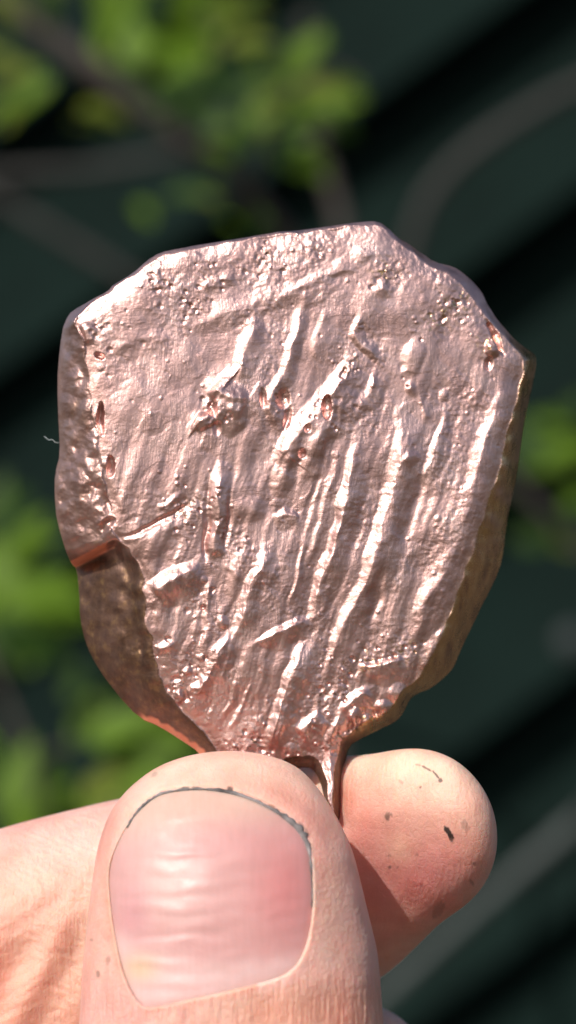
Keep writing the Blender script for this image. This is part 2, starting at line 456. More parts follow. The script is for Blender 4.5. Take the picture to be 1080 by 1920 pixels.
# ------------------------------------------------------------------ the copper slab
OUT = [(122, 600, 3.6), (136, 583, 4.5), (170, 563, 0.4), (203, 547, 0.4), (213, 533, 0.4), (250, 511, 0.4), (274, 489, 0.4), (300, 475, 0.4), (340, 466, 0.4), (370, 459, 0.4), (400, 455, 0.4), (450, 446, 0.4), (500, 437, 0.4), (525, 432, 0.4), (560, 431, 0.4), (620, 423, 0.4), (680, 416, 0.4),
       (710, 416, 0.4), (728, 428, 0.4), (745, 445, 0.4), (768, 457, 1.2), (790, 476, 1.2), (815, 493, 1.2), (850, 499, 1.2), (870, 511, 1.2), (892, 532, 1.2), (905, 550, 1.2), (917, 576, 1.2), (930, 596, 1.2), (960, 630, 1.2), (985, 651, 3.4), (1000, 663, 3.4), (1005, 672, 3.6),
       (1004, 694, 3.8), (991, 750, 4.2), (981, 800, 4.2), (973, 860, 4.2), (962, 920, 4.2), (951, 980, 4.2), (945, 1030, 4.2), (934, 1072, 4.2), (918, 1108, 4.2), (899, 1148, 4), (880, 1187, 4), (863, 1222, 3.8), (851, 1250, 3.6), (832, 1272, 3.4), (808, 1292, 3.2),
       (782, 1302, 3), (768, 1314, 3), (757, 1338, 2.6), (741, 1355, 2.6), (712, 1367, 2.4), (690, 1379, 2.4), (672, 1390, 2.2), (655, 1399, 2.2), (646, 1430, 2), (641, 1470, 1.8), (641, 1505, 1.8), (637, 1540, 1.6), (626, 1556, 1.6), (612, 1535, 1.6), (607, 1500, 1.8),
       (601, 1467, 1.8), (587, 1442, 2), (565, 1439, 2), (545, 1446, 2), (528, 1462, 2), (480, 1486, 2), (425, 1478, 2), (392, 1440, 2), (374, 1410, 2.4), (345, 1391, 2.6), (300, 1363, 3), (262, 1346, 3.4), (216, 1296, 3.6), (186, 1256, 4), (163, 1210, 4.4), (151, 1160, 4.4), (148, 1110, 4.4),
       (144, 1066, 4.2), (132, 1058, 4.6), (119, 1028, 3.6), (108, 980, 3.6), (103, 930, 3.6), (105, 890, 3.6), (113, 850, 3.6), (110, 800, 3.6), (108, 720, 3.6), (112, 655, 3.6)]
RIM = [(134, 600), (172, 570), (206, 552), (219, 537), (253, 515), (278, 494), (303, 480), (344, 471), (400, 460), (450, 452), (505, 443), (560, 437), (640, 427), (706, 421), (724, 434), (741, 451), (770, 470), (806, 502), (842, 512), (866, 532), (890, 566), (912, 598), (945, 636), (984, 668),
       (982, 692), (970, 745), (955, 800), (942, 855), (928, 905), (912, 955), (897, 1005), (880, 1055), (864, 1105), (846, 1148), (828, 1190), (812, 1226), (796, 1255), (778, 1278),
       (762, 1292), (748, 1304), (736, 1324), (716, 1340), (690, 1352), (664, 1366), (640, 1384), (630, 1420), (625, 1460), (625, 1500), (624, 1525), (620, 1525), (617, 1495), (614, 1460), (602, 1424), (570, 1418), (535, 1420),
       (500, 1450), (440, 1450), (412, 1420), (396, 1388), (372, 1362), (345, 1338), (318, 1300), (296, 1256), (286, 1215), (281, 1170), (272, 1110), (262, 1066), (246, 1030), (226, 1012), (212, 990), (202, 950), (196, 905), (190, 860), (182, 820), (174, 770), (166, 710), (160, 660), (152, 622)]

STEP = 1.55
outp = np.asarray(OUT, float)
o2 = smooth_poly(outp, 1); OUTS = o2[:, :2]; OUTD = o2[:, 2]
# ragged outline
tt = np.arange(len(OUTS)); nx_ = np.roll(OUTS, -1, 0) - np.roll(OUTS, 1, 0); nl_ = np.linalg.norm(nx_, axis=1, keepdims=True); nn_ = np.stack([nx_[:, 1], -nx_[:, 0]], 1) / nl_
OUTS = OUTS + nn_ * (2.2 * noise(tt * .21, tt * 0 + .5, 40) + 1.0 * noise(tt * .55, tt * 0 + .3, 41))[:, None]
RIMS = smooth_poly(RIM, 2)

gx, gy = np.meshgrid(np.arange(95, 1012, STEP), np.arange(405, 1566, STEP))
ins = inside(gx, gy, OUTS)
dS, parS, qx, qy = seg_dist(gx, gy, OUTS, True)
dS = np.where(ins, dS, 0)
wob = 3.5 + 5.5 * sstep(40, 90, dS)
rx_ = gx + wob * fbm(gx / 42, gy / 42, 50, 2); ry_ = gy + wob * fbm(gx / 42, gy / 42, 52, 2)
insR = inside(rx_, ry_, RIMS)
dR, _, _, _ = seg_dist(rx_, ry_, RIMS, True)
dep = np.interp(parS % len(OUTD), np.arange(len(OUTD) + 1), np.append(OUTD, OUTD[0]))

# relief, heights in mm over the face
wx = gx + 4.5 * fbm(gx / 48, gy / 48, 180, 2, .35) + .7 * noise(gx / 9, gy / 9, 61)
wy = gy + 4.5 * fbm(gx / 48, gy / 48, 184, 2, .35) + .7 * noise(gx / 9, gy / 9, 63)
H = np.zeros(gx.shape)

def stroke(pts, w0, h, asym=0.0, pw=1.25, add=True):
    """rounded ridge (h > 0) or groove along pts (px, py[, width scale]); asym > 0: longer fall towards lower right"""
    global H
    pts = np.asarray(pts, float)
    x0, x1 = pts[:, 0].min() - 3.2 * w0 - 12, pts[:, 0].max() + 3.2 * w0 + 12
    y0, y1 = pts[:, 1].min() - 3.2 * w0 - 12, pts[:, 1].max() + 3.2 * w0 + 12
    i0, i1 = np.searchsorted(gy[:, 0], [y0, y1]); j0, j1 = np.searchsorted(gx[0], [x0, x1])
    sl_ = (slice(i0, i1), slice(j0, j1))
    X, Y = wx[sl_], wy[sl_]
    d, par, cx, cy = seg_dist(X, Y, pts[:, :2])
    if pts.shape[1] > 2: sc = np.interp(par, np.arange(len(pts)), pts[:, 2])
    else: sc = 1.0
    e = np.minimum(par, len(pts) - 1 - par) / max(len(pts) - 1, 1)
    w_ = w0 * np.clip(sc, .6, 2) * (1 + .12 * noise(X / 30, Y / 30, 190))
    if asym:
        side = ((X - cx) * .80 + (Y - cy) * .6)
        k = sstep(-3, 3, side)
        w_ = w_ * (1 + asym * k - asym * .2 * (1 - k))
    t = np.clip(1 - d / w_, 0, 1)
    t = .5 * t + .5 * t * t * (3 - 2 * t)
    hh = h * (.68 if h > 0 else 1.0)
    H[sl_] += hh * np.clip(sc, 0, 1.3) * (.25 + .75 * sstep(0, .2, e)) * (1 + .12 * noise(X / 18, Y / 18, 191)) * t

def blob(px, py, rx, ry, h, ang=0, pw=1.3):
    global H
    r_ = max(rx, ry) + 14
    i0, i1 = np.searchsorted(gy[:, 0], [py - r_, py + r_]); j0, j1 = np.searchsorted(gx[0], [px - r_, px + r_])
    sl_ = (slice(i0, i1), slice(j0, j1))
    X, Y = wx[sl_] - px, wy[sl_] - py
    c, s = math.cos(R(ang)), math.sin(R(ang))
    u = (X * c + Y * s) / rx; v = (-X * s + Y * c) / ry
    H[sl_] += h * np.clip(1 - u * u - v * v, 0, 1) ** pw

# broad swell of the casting
H += .24 * fbm(gx / 220, gy / 220, 70, 2) + .09 * fbm(gx / 75, gy / 95, 72, 2)
# lean of the lower ribs: "/" strokes
lean = R(17)
u_ = wx * math.cos(lean) + wy * math.sin(lean); v_ = -wx * math.sin(lean) + wy * math.cos(lean)
low = sstep(640, 900, gy + .25 * (gx - 500))
H += (.100 * noise(u_ / 30, v_ / 260, 75) + .034 * noise(u_ / 13, v_ / 140, 76)) * (.2 + .9 * low)
H += .014 * noise(u_ / 6.0, v_ / 60, 77) * (.3 + .6 * low)

# upper rim bars
stroke([(205, 668, .6), (245, 642, 1), (290, 632, .9), (330, 628, .4)], 26, .17, .2)
stroke([(352, 614, .5), (415, 592, 1), (480, 566, 1), (560, 549, 1), (645, 531, .6)], 27, .24, .3)
stroke([(378, 540, .8), (405, 528, 1), (440, 514, .8)], 19, .26, .4)
stroke([(530, 548, .7), (600, 520, .8), (660, 505, .4)], 18, .2)
blob(640, 500, 34, 20, .14, -20, 2); stroke([(700, 548, .7), (718, 540, 1), (740, 552, .6)], 18, .26, .5); blob(680, 475, 26, 18, .14, 0, 2); stroke([(320, 489, .7), (350, 481, .9), (380, 478, .5)], 14, .2)
stroke([(150, 604, .7), (160, 622, 1), (168, 650, .7)], 17, .6, .4)
# upright ribs of the upper half
stroke([(484, 590, .6), (466, 640, 1), (455, 680, .9), (447, 720, .5)], 24, .50, .5)
stroke([(572, 556, .6), (556, 615, .9), (544, 660, .9), (534, 706, .8), (511, 730, .8), (509, 765, .9), (524, 812, .6)], 17, .50, .5)
stroke([(620, 575, .5), (600, 620, .7), (585, 680, .5)], 20, .18, .4)
# knobs
stroke([(398, 720, .8), (414, 736, 1), (436, 748, 1.1), (464, 746, .8)], 33, 1.05, 1.0); stroke([(425, 770, .9), (455, 772, .9)], 20, .3, .4)
stroke([(366, 782, .8), (382, 790, 1), (390, 806, .8)], 28, .8, .8); stroke([(390, 750, .8), (396, 762, .8)], 9, .4)
blob(398, 768, 9, 22, -.45, -15); blob(407, 800, 8, 20, -.3)
blob(531, 748, 14, 22, -.55); blob(538, 785, 9, 26, -.35, 10); blob(494, 745, 8, 20, -.35)
# the big slanting lump
stroke([(660, 672, .5), (648, 700, .7), (628, 735, 1), (600, 775, 1.1), (565, 815, 1.1), (532, 848, .9), (515, 875, .5)], 36, .95, .75, 1.2)
stroke([(545, 850, .7), (530, 890, .9), (515, 930, .5)], 26, .35, .4)
stroke([(610, 800, .8), (585, 850, 1), (570, 900, .6)], 26, .35, .5)
blob(612, 763, 11, 24, -.85, 5, .7); blob(578, 804, 7, 9, -.4, 30); blob(567, 850, 8, 12, -.45)
stroke([(676, 582, .5), (662, 625, .8), (684, 648, .9), (716, 684, .5)], 17, .42, .3)
stroke([(700, 700, .5), (694, 740, .9), (672, 768, .7)], 20, .4, .6)
stroke([(640, 712, .7), (650, 690, .6)], 12, -.4)
blob(774, 668, 26, 42, .28, 15, 1.8); blob(769, 727, 14, 16, .16, 0, 1.8); blob(764, 724, 4, 4, -.25); blob(834, 742, 13, 15, .14, 0, 2)
stroke([(786, 735, .5), (800, 790, .6)], 14, .18)
# long bright ribs
stroke([(752, 765, .5), (757, 815, .9), (748, 870, 1.1), (734, 925, 1.1), (721, 975, 1), (709, 1025, 1), (697, 1072, 1), (680, 1105, .9), (662, 1140, .9), (640, 1190, .8), (610, 1250, .5)], 25, .70, .7, 1.0)
stroke([(752, 866, .7), (768, 856, 1), (790, 850, .5)], 13, .38, .6)
stroke([(832, 785, .4), (820, 825, .9), (812, 858, .9), (797, 895, .5)], 16, .40, 1.0)
stroke([(671, 795, .4), (660, 870, .8), (651, 935, 1), (636, 995, 1), (622, 1040, 1), (605, 1082, 1), (594, 1130, .9), (583, 1172, .7)], 20, .66, .8, 1.0)
stroke([(580, 1196, .7), (560, 1240, 1), (541, 1285, 1), (525, 1335, 1.1), (512, 1375, 1.2), (500, 1408, .8)], 21, .62, .7, 1.0)
stroke([(478, 1208, .5), (500, 1193, .8), (524, 1182, 1), (556, 1170, 1), (584, 1160, .8)], 17, .62, 1.1)
stroke([(568, 1020, .5), (556, 1080, .9), (545, 1135, .6)], 9, .28, .6)
stroke([(600, 905, .4), (588, 960, .8), (575, 1000, .5)], 12, .22, .5)
stroke([(630, 880, .4), (612, 940, .7), (596, 1000, .7), (575, 1060, .4)], 12, .22, .5)
stroke([(512, 972, .7), (536, 966, 1), (560, 972, .6)], 20, .36, .8); blob(470, 955, 44, 28, .18, 0, 2)
# lower left strokes
stroke([(415, 880, .8), (412, 925, 1), (408, 975, .95), (403, 1020, 1), (397, 1055, .7)], 21, .85, .3, 1.0)
stroke([(392, 900, .5), (386, 970, .8), (384, 1050, .6)], 12, -.28); stroke([(434, 900, .5), (430, 970, .8), (420, 1040, .6)], 10, -.25)
stroke([(284, 1112, 1), (312, 1096, 1.05), (345, 1080, 1), (376, 1056, .7)], 27, .95, .6, 1.1)
stroke([(226, 1010, .6), (280, 990, .9), (322, 966, 1), (358, 942, .8)], 9, -.3)
stroke([(236, 1026, .6), (285, 1008, 1), (330, 988, 1), (372, 960, .6)], 26, .28, .5)
stroke([(300, 955, .6), (335, 930, .8)], 14, .25)
stroke([(391, 1085, .6), (388, 1150, .9), (378, 1235, .7)], 12, .30, .8)
stroke([(497, 1025, .6), (490, 1070, .9), (466, 1098, 1), (456, 1145, 1.1), (444, 1180, .8)], 19, .60, 1.0)
stroke([(436, 1186, .8), (408, 1224, 1), (393, 1262, .9), (364, 1318, .6)], 22, .52, 1.0)
stroke([(396, 1270, .6), (376, 1290, .9), (352, 1296, .7)], 13, .42, .5)
stroke([(425, 1060, .4), (450, 1085, .5)], 14, .2)
for (a, b, rx, ry, h) in [(352, 1262, 11, 10, .35), (335, 1305, 14, 11, .38), (312, 1215, 18, 12, .3), (418, 1165, 12, 11, .35), (300, 1318, 12, 8, .3), (330, 1275, 9, 8, -.3), (345, 1305, 9, 12, -.35)]:
    blob(a, b, rx * 1.2, ry * 1.2, h * .75, -25, 2)
stroke([(448, 1270, .4), (430, 1320, .8), (415, 1350, .4)], 10, .25, .6); stroke([(470, 1275, .4), (450, 1330, .8), (430, 1370, .5)], 10, .25, .6); stroke([(500, 1240, .4), (480, 1310, .7)], 11, .2, .5)
# right edge
stroke([(944, 676, .5), (936, 730, .9), (925, 780, 1), (908, 835, 1), (897, 885, .9), (884, 945, .9), (866, 1005, .9), (838, 1058, 1), (812, 1110, 1), (788, 1170, 1), (755, 1222, .7)], 30, .42, .5)
stroke([(838, 1175, .5), (808, 1215, 1), (786, 1262, .6)], 18, .45, .7)
stroke([(800, 880, .4), (786, 930, .9), (770, 985, .9), (752, 1040, .6)], 40, -.35)
stroke([(720, 1060, .5), (705, 1110, .9), (690, 1170, .6)], 18, -.28)
blob(925, 652, 18, 20, .45, 20); stroke([(912, 602, .6), (930, 630, 1), (945, 662, .7)], 8, -.6); blob(918, 680, 9, 14, -.35)
# bottom shelf and lumps
stroke([(676, 1254, .8), (712, 1248, 1), (762, 1240, .8)], 17, .72, 1.4, 1.0)
stroke([(690, 1292, .8), (668, 1310, 1), (640, 1338, .8)], 17, .60, .8)
stroke([(604, 1338, .8), (580, 1358, 1), (556, 1376, .8)], 22, .55, .8)
stroke([(640, 1340, .6), (626, 1368, .9), (618, 1400, .9), (620, 1440, .8), (624, 1500, .6)], 17, .50, .6)
for (a, b, rx, ry, h) in [(665, 1345, 14, 18, .4), (690, 1350, 14, 14, .4), (720, 1330, 22, 18, .4), (745, 1300, 20, 22, .35), (676, 1362, 8, 8, -.5), (660, 1366, 8, 14, -.45), (705, 1335, 9, 9, -.5), (700, 1380, 12, 8, .3), (545, 1410, 22, 18, .35), (560, 1432, 8, 8, .25)]:
    blob(a, b, rx, ry, h, 10)
# left rim pits
blob(190, 784, 8, 34, -.75, -3, .8); blob(207, 874, 9, 20, -.7, 0, .8); blob(186, 668, 12, 6, -.5, 20); blob(198, 985, 20, 14, -.5, -30); blob(160, 930, 15, 30, -.5, 25)
blob(150, 925, 30, 40, .3); blob(200, 868, 14, 12, .35)
stroke([(116, 840, .7), (150, 858, 1), (185, 890, .8)], 16, .5, .6)
stroke([(120, 1045, .7), (160, 1022, 1), (205, 1018, .5)], 15, .8, .2)
blob(168, 1052, 34, 18, -.9, -15)
blob(268, 1212, 9, 16, -.5)

stroke([(994, 700, .6), (984, 760, 1), (972, 830, 1), (958, 910, 1), (944, 980, 1), (930, 1050, 1), (906, 1110, 1), (880, 1165, .8), (850, 1220, .6)], 7, .55)
# crust: grain, craters, beads
rough = sstep(-.25, .45, noise(gx / 90, gy / 90, 80)) * .8 + .25
calm = np.exp(-((gx - 300) / 150) ** 2 - ((gy - 800) / 170) ** 2) + .7 * np.exp(-((gx - 470) / 60) ** 2 - ((gy - 870) / 80) ** 2)
rough = np.clip(rough + .5 * sstep(620, 480, gy) + .45 * sstep(1230, 1380, gy), 0, 1.3)
rough = rough * (1 - .75 * np.clip(calm, 0, 1))
H += rough * (.028 * (np.abs(noise(gx / 17, gy / 17, 192)) + .5 * np.abs(noise(gx / 8, gy / 8, 193)) - .35) + 0.030 * fbm(gx / 15, gy / 15, 82, 2) + .014 * fbm(gx / 6, gy / 6, 84, 2))
CL = [(398, 768), (532, 750), (613, 762), (655, 690), (390, 520), (370, 575), (190, 620), (300, 530), (335, 1290), (440, 1400), (480, 1390), (690, 1240), (760, 1220), (690, 1340), (660, 1370), (385, 940), (350, 955), (430, 1000), (640, 1250), (600, 1310), (640, 1300), (920, 640), (860, 560), (720, 520), (500, 480), (600, 460), (820, 600), (370, 1130), (560, 1430), (270, 1215), (345, 1240), (620, 1390)]
clus = np.zeros(gx.shape)
for (a_, b_) in CL: clus += np.exp(-((gx - a_) ** 2 + (gy - b_) ** 2) / 24.0 ** 2)
H += np.clip(clus, 0, 1.2) * (.030 * fbm(gx / 7, gy / 7, 96, 2) + .05 * fbm(gx / 16, gy / 16, 98, 2))
H += .003 * noise(gx / 4.2, gy / 4.2, 88)
def dots(n, rmin, rmax, hmin, hmax, sign, centres=None, spread=0):
    for i in range(n):
        if centres is None: px, py = rng.uniform(130, 985), rng.uniform(430, 1430)
        else:
            c = centres[rng.integers(len(centres))]; px, py = c[0] + rng.normal(0, spread), c[1] + rng.normal(0, spread)
        r_ = rng.uniform(rmin, rmax); h = rng.uniform(hmin, hmax) * sign
        i0, i1 = np.searchsorted(gy[:, 0], [py - r_, py + r_]); j0, j1 = np.searchsorted(gx[0], [px - r_, px + r_])
        X, Y = gx[i0:i1, j0:j1] - px, gy[i0:i1, j0:j1] - py
        H[i0:i1, j0:j1] += h * np.clip(1 - (X * X + Y * Y) / r_ ** 2, 0, 1) ** (.7 if sign > 0 else 1.2)
dots(130, 2.6, 5.0, .02, .07, 1); dots(110, 3.0, 5.0, .02, .07, -1); dots(16, 6, 10, .05, .12, 1); dots(10, 6, 10, .04, .08, -1)
dots(70, 2.6, 4.6, .04, .10, 1, CL, 24); dots(200, 3.0, 7.0, .05, .15, -1, CL, 20)

# edge: face runs over the rim and falls away to the outline
t = np.where(insR, 0.0, dR / (dR + dS + 1e-6))
fall = dep * (t ** 1.5)
edge_in = np.where(insR, np.exp(-dR / 9.0), 1.0)
rim_round = np.where(insR, .20 * np.exp(-(dR / 16.0) ** 2), .20)
fade = np.where(insR, 1.0, 1 - .55 * sstep(0, .7, t))
fade = fade * (.15 + .85 * sstep(0, 10, dS))
sidegrain = np.where(insR, 0, 1) * (.07 * fbm(gx / 45, gy / 45, 90, 2))
upl = sstep(250, 200, gx) * sstep(1030, 990, gy)
fade = .82 * fade * np.where(insR, 1, .5 + .5 * upl)
sidegrain = sidegrain + np.where(insR, 0, 1) * upl * (.34 * fbm(gx / 34, gy / 46, 160, 2) + .05 * fbm(gx / 9, gy / 9, 162, 2))
below = gy - (1056 - .52 * (gx - 130))
scoop = sstep(-4, 14, below) * np.exp(-np.maximum(below, 0) / 220.0) * np.where(insR, 0, sstep(0, .25, t)) * sstep(300, 240, gx)
hollow = np.exp(-(((gx - 178) / 34) ** 2 + ((gy - 1052 + .3 * (gx - 178)) / 20) ** 2))
fall = fall + 1.9 * scoop + .8 * hollow * np.where(insR, 0, 1)
h = H * fade - np.where(gy > 900, 1.15, .68) * ((gy - 900) / 500) ** 2 - .22 * ((gx - 520) / 430) ** 2 - fall - rim_round + sidegrain * sstep(0, 14, dS)
# tilt: the top leans away from the camera
y_face = (930 - gy) * PX * math.tan(R(3.0)) + (gx - 545) * PX * math.tan(R(6.0)) - h - 1.7 * sstep(1405, 1520, gy)

# vertices / faces kept
cell = ins[:-1, :-1] & ins[1:, :-1] & ins[:-1, 1:] & ins[1:, 1:]
use = np.zeros(ins.shape, bool)
use[:-1, :-1] |= cell; use[1:, :-1] |= cell; use[:-1, 1:] |= cell; use[1:, 1:] |= cell
idx = -np.ones(ins.shape, int); idx[use] = np.arange(use.sum())
ci, cj = np.nonzero(cell)
quads = np.stack([idx[ci, cj], idx[ci + 1, cj], idx[ci + 1, cj + 1], idx[ci, cj + 1]], 1)
cnt = np.zeros(ins.shape, int)
cnt[:-1, :-1] += cell; cnt[1:, :-1] += cell; cnt[:-1, 1:] += cell; cnt[1:, 1:] += cell
bnd = use & (cnt < 4)
vx = np.where(bnd, qx, gx); vy = np.where(bnd, qy, gy)
X, Y, Z = P(vx[use], vy[use], y_face[use])
verts = np.stack([X, Y, Z], 1)
# boundary loop
from collections import defaultdict
ed = set()
for q in quads[np.any(bnd[use][quads], 1)]:
    for k in range(4):
        a, b = int(q[k]), int(q[(k + 1) % 4])
        if (b, a) in ed: ed.discard((b, a))
        else: ed.add((a, b))
bmask = bnd[use]
ed = {e for e in ed if bmask[e[0]] and bmask[e[1]]}
nxt = dict(ed)
loops = []; left = set(nxt)
while left:
    s0 = next(iter(left)); lp = [s0]; left.discard(s0); c = nxt[s0]
    while c != s0 and c in left: lp.append(c); left.discard(c); c = nxt[c]
    loops.append(lp)
loop = max(loops, key=len)
lv = verts[loop].copy()
for _ in range(3): lv = .25 * np.roll(lv, 1, 0) + .5 * lv + .25 * np.roll(lv, -1, 0)
verts[loop] = lv
cen = lv.mean(0)
base = len(verts); nL = len(loop)
rings = [(.35, .9985), (.8, .99), (1.2, .975)]
allv = [verts]; allf = [tuple(map(int, q)) for q in quads]
prev = list(map(int, loop))
for k, (dy, sc) in enumerate(rings):
    rv = lv.copy(); rv[:, 0] = cen[0] + (rv[:, 0] - cen[0]) * sc; rv[:, 2] = cen[2] + (rv[:, 2] - cen[2]) * sc; rv[:, 1] += dy * MM
    allv.append(rv); cur = list(range(base + k * nL, base + (k + 1) * nL))
    for i in range(nL):
        j = (i + 1) % nL
        allf.append((prev[j], prev[i], cur[i], cur[j]))
    prev = cur
allf.append(tuple(prev[::-1]))
allv = np.concatenate(allv)
# flank oxide; its dark and gold tones also paint in the surroundings' reflections
tar_refl = np.where(insR, np.exp(-dR / 7.0) * .3, 1.0) * (1 - 1.0 * sstep(700, 590, gy)) * np.where(gx > 700, .75, .45 + .55 * sstep(1000, 1060, gy))
tar_refl = tar_refl + .9 * np.clip(clus, 0, 1) * sstep(.25, .5, fbm(gx / 9, gy / 9, 170, 2)) * np.where(insR, 1, 0)
tar_refl = np.clip(tar_refl * (1.0 + .55 * fbm(gx / 40, gy / 40, 95, 3) * sstep(1080, 1000, gy)), 0, 1)
ta = np.zeros(len(allv)); ta[:base] = tar_refl[use]; ta[base:] = .8
orange_f = sstep(-5, 0, below) * sstep(18, 11, below) * sstep(206, 196, gx) * np.where(insR, 0, 1)  # orange-red on the notch ledge and the lower-left edge
orange_f = np.maximum(orange_f, sstep(13, 6, dS + 4 * noise(gx / 14, gy / 14, 171)) * sstep(255, 275, gx) * sstep(410, 385, gx) * sstep(1325, 1345, gy))
ra = np.zeros(len(allv)); ra[:base] = orange_f[use];
wa = np.zeros(len(allv)); wa[:base] = sstep(640, 720, gx[use])
slab_me = np_mesh('copper_slab', allv, allf, M_COPPER, attrs={'tarnish_reflection': ta, 'warm': wa, 'raw': ra})
slab = link('copper_slab', slab_me, None, 'rough cast copper slab with ridges and short bottom prong, held up between thumb and finger', 'copper slab')

# ------------------------------------------------------------------ the hand
def smooth_tab(keys, vals, sq=False, n=1400, sig=8, lo=None, hi=None):
    keys = np.asarray(keys, float); vals = np.asarray(vals, float)
    x = np.linspace(keys[0], keys[-1], n); y = np.interp(x, keys, vals ** 2 if sq else vals)
    kx = np.arange(-3 * sig, 3 * sig + 1); k = np.exp(-.5 * (kx / sig) ** 2); k /= k.sum()
    pad = np.concatenate([2 * y[0] - y[3 * sig:0:-1], y, 2 * y[-1] - y[-2:-3 * sig - 2:-1]])
    y = np.convolve(pad, k, 'valid')
    return lambda q: (np.sqrt(np.maximum(np.interp(q, x, y), 0)) if sq else np.interp(q, x, y))

TH = [(1408, 430, 430), (1414, 366, 494), (1424, 330, 530), (1440, 291, 560), (1460, 262, 580), (1482, 237, 599), (1510, 214, 618), (1541, 198, 636), (1579, 186, 655), (1611, 179, 666), (1681, 169, 683), (1702, 167, 688), (1783, 158, 708), (1836, 153, 713), (1920, 149, 719), (2050, 140, 726), (2250, 120, 735), (2500, 80, 750), (2700, 30, 760)]
TH = np.asarray(TH, float)
tW = smooth_tab(TH[:, 0], (TH[:, 2] - TH[:, 1]) / 2, True)
tC = smooth_tab(TH[:, 0], (TH[:, 2] + TH[:, 1]) / 2, sig=22)
tB = smooth_tab([1408, 1414, 1430, 1450, 1480, 1520, 1600, 1700, 1850, 2000, 2700], [0, 2.3, 3.7, 4.6, 5.7, 6.6, 7.5, 8.2, 8.6, 9.2, 13], True)
tY = smooth_tab([1408, 1450, 1500, 1600, 1800, 2200, 2700], [-6.2, -7.0, -8.0, -9.2, -10.2, -12, -12], sig=30)
NE = 2.35
def thumb_front(px, py):
    t_ = np.clip(np.abs((px - tC(py)) / np.maximum(tW(py), 1e-3)), 0, 1)
    return tY(py) - tB(py) * (1 - t_ ** NE) ** (1 / NE)

NAIL = [(250, 1533), (272, 1508), (301, 1490), (338, 1483), (376, 1481), (410, 1484), (441, 1490), (475, 1502), (505, 1517), (530, 1531), (550, 1547), (567, 1564), (578, 1584), (584, 1625), (586, 1670), (585, 1710), (580, 1748), (570, 1782), (556, 1808), (538, 1824), (516, 1834), (465, 1848), (408, 1861), (345, 1875), (280, 1890), (262, 1880), (247, 1858), (235, 1830), (226, 1800), (217, 1755), (210, 1713), (206, 1675), (204, 1638), (210, 1608), (220, 1584), (234, 1556)]
NAILS = smooth_poly(NAIL, 2)

def skin_tint(px, py, base):
    return base

rows = np.concatenate([1408 + 90 * np.linspace(0, 1, 70) ** 2, np.linspace(1499, 1960, 235), np.linspace(1970, 2700, 40)])
nA = 420
# denser angular sampling on the front (nail) side
a0 = np.linspace(0, 2 * np.pi, nA, endpoint=False)
ang = a0 + .35 * np.sin(2 * a0) * 0
RP, AP = np.meshgrid(rows, ang, indexing='ij')
ca, sa = np.cos(AP), np.sin(AP)
ex = 2 / NE
tpx = tC(RP) + tW(RP) * np.sign(ca) * np.abs(ca) ** ex
ty = tY(RP) - tB(RP) * np.sign(sa) * np.abs(sa) ** ex
front = sa > -.15
nin = inside(tpx, RP, NAILS)
nd, npar, _, _ = seg_dist(tpx, RP, NAILS, True)
sd = np.where(nin, nd, -nd)                      # > 0 inside the nail
distal = sstep(1640, 1520, RP)                   # tip end
prox = sstep(1780, 1850, RP)
d_y = np.zeros(RP.shape)
# bed sunk under the plate
d_y += np.where(front, 1.1 * sstep(-2, 4, sd), 0)
# lateral and proximal folds swell round the plate
fold = np.exp(-np.maximum(-sd, 0) / (24.0 + 50 * prox)) * sstep(3, -6, sd)
d_y -= np.where(front, fold * (.14 + .18 * prox) * (1 - .95 * distal), 0)
# fingertip skin beyond the free edge rises as a soft lip
d_y -= np.where(front, np.exp(-((sd + 24) / 16.0) ** 2) * .25 * distal, 0)
d_y += np.where(front, np.exp(-((sd + 3) / 4.5) ** 2) * .22 * distal, 0)
# knuckle side wrinkles and uneven flesh
d_y -= .10 * fbm(tpx / 90, RP / 120, 100, 3)
d_y -= np.where(front, sstep(1845, 1900, RP) * (.07 * noise(tpx / 7 + .05 * RP / 7, RP / 75, 104) + .05 * noise(tpx / 3.6, RP / 50, 105)), 0)
d_y -= .03 * noise(tpx / 6, RP / 10, 106)
d_y *= sstep(1408, 1425, RP)
ty2 = ty + d_y
Xt, Yt, Zt = P(tpx, RP, ty2)
tv = np.stack([Xt, Yt, Zt], -1).reshape(-1, 3)

def grid_faces(nr, nc, off=0):
    i, j = np.meshgrid(np.arange(nr - 1), np.arange(nc), indexing='ij')
    a = i * nc + j; b = i * nc + (j + 1) % nc
    return (np.stack([a, b, b + nc, a + nc], -1).reshape(-1, 4) + off)

def mixc(c, col, f):
    f = np.asarray(f)[..., None]; return c * (1 - f) + np.asarray(col) * f

SK = np.array([.70, .44, .36]); RED = (.60, .27, .20); PALE = (.74, .58, .45); ROSE_SHADE = (.52, .20, .18)
tc = np.ones(RP.shape + (3,)) * SK
tc = mixc(tc, PALE, .75 * sstep(1560, 1430, RP))
tc = mixc(tc, PALE, .5 * np.exp(-((tpx - 625) / 26) ** 2 - ((RP - 1700) / 90) ** 2))
tc = mixc(tc, (.68, .37, .25), .65 * sstep(1800, 1900, RP) * sstep(330, 520, tpx))
tc = mixc(tc, (.66, .36, .27), .8 * np.exp(-((sd + 5) / 9.0) ** 2) * sstep(1560, 1700, RP) * (tpx < 300))
tc = mixc(tc, (.70, .47, .42), .6 * sstep(1800, 1870, RP) * sstep(330, 250, tpx))
tc = mixc(tc, (.78, .62, .56), .55 * np.exp(-((sd + 8) / 12.0) ** 2) * prox * (tpx > 480))
